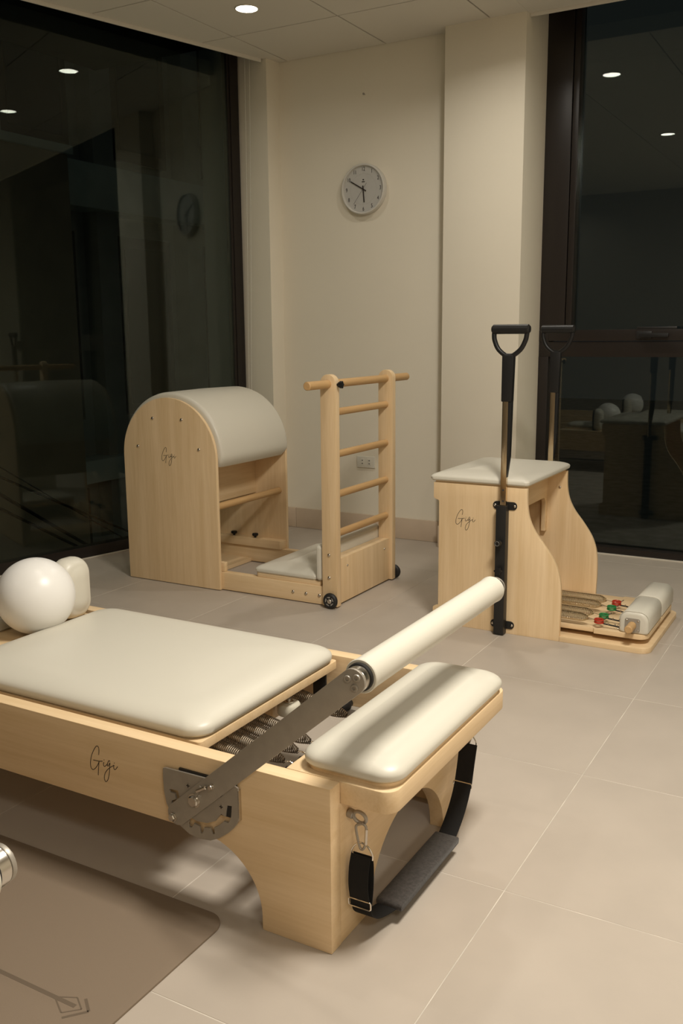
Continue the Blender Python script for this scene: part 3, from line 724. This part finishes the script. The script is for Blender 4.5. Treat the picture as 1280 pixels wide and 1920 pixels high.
# ------------------------------------------------------------------ exercise chair
def make_chair():
    ORG = (-.60, 1.911, 0); T = thing('exercise_chair', ORG, 'maple box-shaped exercise chair with cream seat, tall handles and spring pedal', 'exercise chair')
    def add(n, bm, mt, par=T, ang=32): return fin(n, bm, mt, par, ORG, ang)
    right = smooth_path([(-.378, .0, 0), (-.377, .08, 0), (-.376, .154, 0), (-.381, .235, 0), (-.402, .300, 0), (-.440, .358, 0), (-.482, .412, 0), (-.507, .462, 0), (-.517, .515, 0), (-.519, .579, 0)], 5)
    prof = [(p.x, p.y) for p in right]
    prof += [(-.902, .579), (-.902, .520)]+[(-.900, .515), (-.893, .511), (-.882, .508), (-.879, .503)]+[(-.879, .080), (-.881, .076), (-.899, .069), (-.902, .064), (-.902, 0)]
    pn = add('side_panel', prism(prof, 'xz', 1.641, 1.659, .0018, ang=45), 'wood_z')
    pf = add('side_panel', prism(prof, 'xz', 2.163, 2.181, .0018, ang=45), 'wood_z')
    gigi(-.765, .437, 1.6408, 1.04, .00095, pn, ORG)
    inst(DOME, 'bolt', pf, V(-.548, 2.163, .507)-V(*ORG), (0, 0, 0), (.8, .8, .8))
    # apron with rounded cut-out, back panel, bottom
    yl, yr = 1.659, 2.163
    ap = [(yl, .315), (yl, .578), (yr, .578), (yr, .315), (yr-.026, .315)]+arc(yr-.026-.03, .434, .03, .03, 0, 90, 6)+arc(yl+.026+.03, .434, .03, .03, 90, 180, 6)+[(yl+.026, .315)]
    add('apron', prism(ap, 'yz', -.618, -.600, .0015), 'wood_y')
    add('back_panel', box(-.878, -.862, yl, yr, .02, .578, .001), 'wood_y')
    add('seat_board', box(-.895, -.528, 1.645, 2.177, .579, .586, .001), 'wood_x')
    add('seat_cushion', pad(-.916, -.511, 1.630, 2.192, .5868, .634, r=.018, edge=.105, crown=.010), 'vinyl')
    # base board and split pedal
    add('base_board', prism(rrect(-.89, -.044, 1.6595, 2.2195-.057, .045, 8, (1, 0, 0, 1)), 'xy', .0, .021, .0018), 'wood_x') if False else add('base_board', prism([(-.89, 1.6595), (-.3775, 1.6595), (-.3775, 1.641)]+[(p[0], p[1]) for p in rrect(-.3775, -.044, 1.641, 2.20, .045, 8, (1, 0, 0, 1)) if p[0] > -.377][::1][-9:]+[(p[0], p[1]) for p in rrect(-.3775, -.044, 1.641, 2.20, .045, 8, (1, 0, 0, 1)) if p[0] > -.377][:9]+[(-.3775, 2.20), (-.3775, 2.1625), (-.89, 2.1625)], 'xy', 0, .021, .0018), 'wood_x')
    zt, zb = .0595, .0415
    near = [(-.80, 1.690), (-.262, 1.690), (-.256, 1.676)]+[(p[0], p[1]) for p in rrect(-.2, -.061, 1.676, 1.9225, .04, 8, (0, 0, 0, 1)) if p[0] > -.199 and p[1] < 1.9]+[(-.061, 1.9225), (-.80, 1.9225)]
    p1 = add('pedal_board', prism(near, 'xy', zb, zt, .0018), 'wood_x')
    far = [(x, 2*1.925-y) for x, y in reversed(near)]
    p2 = add('pedal_board', prism(far, 'xy', zb, zt, .0018), 'wood_x')
    # pedal cushions (rounded block): profile in xz swept in y
    def block(y0, y1):
        bm = bmesh.new(); rows = []
        for d, y in ((.012, y0), (.004, y0+.002), (.0, y0+.008), (0, y1-.008), (.004, y1-.002), (.012, y1)):
            x0, x1, z0, z1 = -.166+d, -.060-d, zt+.0005+d*.4, .1415-d
            rows.append([bm.verts.new((u, y, v)) for u, v in rrect(x0, x1, z0, z1, .0, 1, (0, 0, 0, 0))] if False else [bm.verts.new((u, y, v)) for u, v in rounded(x0, x1, z0, z1)])
        k = len(rows[0])
        for a, b_ in zip(rows, rows[1:]):
            for i in range(k): bm.faces.new((a[i], a[(i+1) % k], b_[(i+1) % k], b_[i]))
        bm.faces.new(list(reversed(rows[0]))); bm.faces.new(rows[-1]); return bm
    def rounded(x0, x1, z0, z1):
        out = []
        for (cx, cz, r_, a0) in ((x1-.034, z1-.034, .034, 0), (x0+.034, z1-.034, .034, 90), (x0+.010, z0+.010, .010, 180), (x1-.010, z0+.010, .010, 270)):
            for i in range(9):
                a = math.radians(a0+90*i/8); out.append((cx+r_*math.cos(a), cz+r_*math.sin(a)))
        return out
    c1 = add('pedal_cushion', block(1.684, 1.932), 'vinyl', p1, 50); c2 = add('pedal_cushion', block(1.9335, 2.165), 'vinyl', p2, 50)
    # seam piping at the near end and at the split
    for y, par in ((1.690, c1), (1.9225, c1)):
        add('piping', tube([(u, y, v) for u, v in rounded(-.1668, -.0592, zt+.001, .1423)][:18], .0011, 6), 'vinyl', par)
    ep = add('end_plate', prism(rrect(-.145, -.090, .066, .118, .008, 5), 'xz', 1.6815, 1.6842, .0005), 'steel', c1)
    dw = add('pedal_dowel', cyl((-.1175, 1.6825, .092), (-.1175, 1.618, .092), .0150, 28, .003), 'dowel_y', p1)
    for sx in (-.138, -.097):
        for sz in (.074, .110): inst(SMALL, 'plate_screw', ep, V(sx, 1.6815, sz)-V(*ORG))
    # springs
    for y, colr, x1 in ((1.700, 'red', -.284), (1.772, 'green', -.284), (1.892, 'green', -.284), (1.972, 'red', -.284)):
        z = .092
        s = add('spring', spring((-.66, y, z+.004), (x1, y, z), .0158, 78, .0017, spt=14, taper=.030), 'coil2')
        add('spring_link', tube([(x1, y, z), (x1+.02, y, z-.004)], .0014, 6), 'chrome', s)
        bm = ring((x1+.040, y, z-.002), (0, 0, 1), .0150, .0042, 28, 10); bm = ring((x1+.040, y, z-.011), (0, 0, 1), .0155, .0036, 28, 10, bm)
        add('spring_tab', bm, colr, s)
        add('spring_hook', tube(smooth_path([(x1+.045, y+.004, z-.004), (x1+.060, y+.010, z+.001), (x1+.066, y+.012, z+.006)], 4), .0014, 6), 'black', s)
        bm = tube([(x1+.050, y, z-.014), (x1+.120, y, z-.02)], .0030, 8)
        add('hook_strap', bm, 'black', s)
        for q in (.075, .10): add('strap_rivet', cyl((x1+q, y, z-.0155), (x1+q, y, z-.011), .003, 10, .0005), 'chrome', s)
        add('pedal_eye', ring((x1+.117, y, z-.018), (0, 1, 0), .008, .0014, 18, 6), 'chrome', s)
    # handles on both sides
    for sgn, yp in ((-1, 1.641), (1, 2.181)):
        y0, y1 = sorted((yp+sgn*.0035, yp+sgn*.038)); xc = -.605; yc = (y0+y1)/2
        ys = yp+sgn*.0215
        sl = add('handle_sleeve', box(-.627, -.587, y0, y1, .004, .512, .0015), 'black')
        # brackets
        for z in (.508, .036):
            bk_ = add('bracket', prism(rrect(-.652, -.556, z-.0155, z+.0155, .0153, 8), 'xz', *sorted((yp, yp+sgn*.0035)), .0006), 'black', sl)
            for x in (-.643, -.565): inst(DOME, 'bolt', bk_, V(x, yp+sgn*.0035, z)-V(*ORG), (0 if sgn < 0 else PI, 0, 0), (.8, .8, .8))
        # knurled pull pin and star knob
        yo = yp+sgn*.038
        pin = add('pull_pin', lathe([(.007, 0), (.007, .010), (.0115, .011), (.0125, .013), (.0125, .032), (.0115, .034), (0, .034)], (-.607, yo, .372), (-.607, yo+sgn, .372), 24), 'plastic', sl)
        add('pin_print', ring((-.607, yo+sgn*.0342, .372), (0, 1, 0), .0085, .0007, 24, 5), 'print', pin)
        bm = bmesh.new(); pts_ = []
        for k in range(40):
            a = 2*PI*k/40; rr = .0135+.002*math.cos(6*a); pts_.append((-.607+rr*math.cos(a), .262+rr*math.sin(a)))
        bm = prism(pts_, 'xz', *sorted((yo+sgn*.010, yo+sgn*.024)), .002, bm); bm = cyl((-.607, yo, .262), (-.607, yo+sgn*.011, .262), .006, 14, .001, bm)
        add('star_knob', bm, 'plastic', sl)
        # steel inner bar + black plastic sheath behind, D grip
        bar = add('handle_bar', box(-.6145, -.5915, ys-.009, ys+.009, .45, .925, .002), 'brass')
        for z in (.530, .572): add('adjust_hole', cyl((-.603, ys-.0092, z), (-.603, ys-.0080, z), .0042, 16, .0002), 'darkhole', bar)
        yq = ys
        grip_y = ys
        sh = [(-.6165, 1.070), (-.5735, 1.070), (-.578, .93), (-.5795, .80), (-.586, .66), (-.592, .63), (-.592, .905), (-.6165, .905)]
        sheath = add('handle_sheath', prism([(-.6185, 1.075), (-.5735, 1.075), (-.5775, .905), (-.6185, .905)], 'xz', ys-.0135, ys+.0135, .004), 'plastic')
        add('sheath_spine', prism([(-.5915, .91), (-.578, .91), (-.5815, .70), (-.5915, .62)], 'xz', ys-.010, ys+.012, .0015), 'plastic', sheath)
        # D loop
        zt_ = 1.186; loop = [(-.6515, zt_-.010)]+[(-.655, 1.15), (-.652, 1.128), (-.638, 1.098), (-.612, 1.076), (-.595, 1.073), (-.578, 1.076), (-.551, 1.098), (-.535, 1.128), (-.530, 1.15), (-.5275, zt_-.010)]
        lp_ = add('d_loop', tube([(p.x, ys, p.y) for p in smooth_path([(u, v, 0) for u, v in loop], 6)], .0090, 12), 'plastic', sheath)
        gr = add('hand_grip', cyl((-.663, ys, zt_-.0165), (-.518, ys, zt_-.0165), .0175, 28, .006), 'plastic', sheath)
    return T
make_chair()

# ------------------------------------------------------------------ wall clock, outlet, nail, blind chain
def make_clock():
    cx, cz, r = -1.936, 1.932, .133; ORG = (cx, YB, cz)
    T = thing('wall_clock', ORG, 'round white wall clock with black hands on the back wall', 'clock')
    def add(n, bm, mt, par=T): return fin(n, bm, mt, par, ORG)
    add('rim', lathe([(r-.003, 0), (r, .003), (r, .033), (r-.002, .0365), (r-.006, .038), (r-.010, .0365), (r-.0115, .033), (r-.012, .020)], (cx, YB, cz), (cx, YB-1, cz), 64), 'clock')
    fc = add('dial', lathe([(r-.0115, 0), (r-.0115, .0250), (0, .0250)], (cx, YB, cz), (cx, YB-1, cz), 64), 'face')
    yf = YB-.0254; base = Matrix.Rotation(PI/2, 4, 'X')
    for h in range(1, 13):
        a = math.radians(90-30*h); p = (cx+.104*math.cos(a), yf, cz+.104*math.sin(a))
        add('numeral', text_bm(str(h), .027, Matrix.Translation(p) @ base @ Matrix.Diagonal((.82, 1.1, 1, 1))), 'ink', fc)
    bm = bmesh.new()
    for k in range(60):
        a = math.radians(6*k); p = V(cx+.078*math.cos(a), yf, cz+.078*math.sin(a)); q = V(cx+(.082 if k % 5 else .086)*math.cos(a), yf, cz+(.082 if k % 5 else .086)*math.sin(a))
        bm = ribbon([p, q], (q-p).cross(V(0, 1, 0)), .0007, .0004, bm)
    add('minute_marks', bm, 'print', fc)
    bm = box(cx-.009, cx+.009, yf-.0002, yf+.0002, cz+.036, cz+.041, 0); bm = box(cx-.0045, cx+.0045, yf-.0002, yf+.0002, cz+.046, cz+.052, 0, bm)
    add('dial_print', bm, 'ink', fc)
    def hand(n, ang, l, tail, w, dy):
        a = math.radians(ang); d = V(math.sin(a), 0, math.cos(a)); p = V(cx, YB-.0285-dy, cz)
        add(n, ribbon([p-d*tail, p+d*l], d.cross(V(0, 1, 0)), w, .0008), 'ink')
    hand('hour_hand', 175, .070, .018, .0065, 0); hand('minute_hand', 300, .088, .022, .0055, .0015); hand('second_hand', 217, .094, .038, .0012, .003)
    add('hub', cyl((cx, YB-.025, cz), (cx, YB-.033, cz), .0045, 16), 'ink')
make_clock()
def make_outlet():
    x0, x1, z0, z1 = -1.995, -1.879, .396, .461; ORG = ((x0+x1)/2, YB, (z0+z1)/2)
    T = thing('wall_outlet', ORG, 'white double socket plate low on the back wall behind the ladder', 'outlet')
    def add(n, bm, mt, par=T): return fin(n, bm, mt, par, ORG)
    pl = add('cover_plate', box(x0, x1, YB-.008, YB, z0, z1, .002), 'white')
    for cx in (-1.960, -1.915):
        s = add('socket', box(cx-.012, cx+.012, YB-.0088, YB-.007, .408, .450, .0006), 'white', pl)
        for cz in (.438, .420):
            add('socket_hole', cyl((cx-.002, YB-.0090, cz), (cx-.002, YB-.0085, cz), .0024, 10, .0001), 'darkhole', s)
            add('socket_hole', box(cx+.001, cx+.0045, YB-.0090, YB-.0085, cz-.003, cz+.003, 0), 'darkhole', s)
make_outlet()
bm = lathe([(.0025, 0), (.0025, .012), (.006, .013), (.0055, .015), (0, .0155)], (-1.939, YB, 2.423), (-1.939, YB-1, 2.423), 14)
tag(fin('wall_nail', bm, 'steel', None, (-1.939, YB, 2.423)), 'small nail head in the back wall above the clock', 'nail')
pts, rad = [], []
path = smooth_path([(-2.631, 2.884, H+.10), (-2.636, 2.884, 2.2), (-2.646, 2.884, 1.6), (-2.659, 2.884, .95), (-2.663, 2.884, .55), (-2.656, 2.884, .505), (-2.648, 2.884, .55), (-2.640, 2.884, .95), (-2.622, 2.884, 1.6), (-2.608, 2.884, 2.2), (-2.598, 2.884, H+.10)], 60)
for k, p in enumerate(path): pts.append(p); rad.append(.0019 if k % 2 else .0009)
tag(fin('blind_chain', tube(pts, .0015, 6, radii=rad), 'white', None, (-2.63, 2.884, .5)), 'thin pale beaded blind chain hanging in front of the wall return beside the left window', 'chain')

# ------------------------------------------------------------------ outside: house across the street and cables (night)
M['facade'] = simple('grey_render', (.42, .41, .38), rough=.9, var=.15, vscale=1.5)
M['concrete'] = simple('pale_concrete', (.72, .78, .74), rough=.9, var=.12, vscale=2)
M['shutter'] = simple('dark_shutter', (.07, .055, .045), rough=.7)
M['annex'] = simple('brown_render', (.46, .36, .25), rough=.9, var=.1, vscale=2)
M['asphalt'] = simple('asphalt', (.36, .35, .33), rough=.95, var=.2, vscale=3)
M['outcol'] = simple('grey_painted_column', (.30, .30, .32), rough=.8)
M['cable'] = simple('black_cable', (.01, .01, .01), rough=.7)
M['paneout'] = simple('dark_house_pane', (.03, .035, .035), rough=.15)
g = fin('street_ground', box(-40, 40, -12, 60, -3.3, -3.2, 0), 'asphalt', None, (-20, 10, -3.2)); tag(g, 'dim street far below the windows', 'street', kind='structure')
BO = (-8.7, 9, -3.2); B = thing('house', BO, 'dim house facade across the street behind the left window', 'building')
fin('facade_wall', box(-9.4, -8.7, 2.0, 18, -3.2, 9, 0), 'facade', B, BO)
fin('balcony_slab', box(-8.7, -8.25, 5.6, 13.5, 2.75, 3.30, .01), 'concrete', B, BO)
fin('balcony_slab', box(-8.7, -8.25, 5.6, 13.5, -.75, -.45, .01), 'concrete', B, BO)
for y in (5.9, 7.75, 9.6, 11.6): fin('pier', box(-8.7, -8.45, y, y+.38, -3.2, 8.5, .01), 'facade', B, BO)
for z0, z1 in ((.05, 2.5), (3.5, 5.8), (-2.9, -.9)):
    for y in (6.45, 8.35, 10.25):
        f = fin('window_shutter', box(-8.7, -8.66, y, y+1.1, z0, z1, .005), 'shutter', B, BO)
        fin('house_pane', box(-8.665, -8.64, y+.12, y+.98, z0+.15, z1-.15, .002), 'paneout', f, BO)
fin('annex_wall', box(-8.7, -8.1, 2.2, 6.95, -3.2, 3.30, .01), 'annex', B, BO)
fin('annex_coping', box(-8.75, -8.05, 2.1, 7.0, 3.30, 3.40, .01), 'concrete', B, BO)
for k, (z0, z1, r) in enumerate(((.04, -.52, .006), (-.05, -.50, .012), (-.21, -.80, .016), (-.34, -.87, .014))):
    sl = (z1-z0)/.9; pts = []
    for q in range(25):
        y = -3+q*.75; d = (y-4.27); pts.append((-6.0, y, (z0+z1)/2+sl*d+.02*d*d*(1 if d < 0 else .25)))
    tag(fin('power_cable', tube(pts, r, 6), 'cable', None, (-6, 4.27, (z0+z1)/2)), ('topmost and thinnest black cable', 'second black cable from the top', 'third and thickest black cable', 'lowest black cable')[k]+' hanging outside the left window', 'cable', 'cables outside the left window')
tag(fin('outside_column', box(-3.43, -3.235, 3.50, 3.85, -3.2, 6, .01), 'outcol', None, (-3.33, 3.67, -3.2)), 'pale column standing outside the left window beside the frame', 'column', kind='structure')
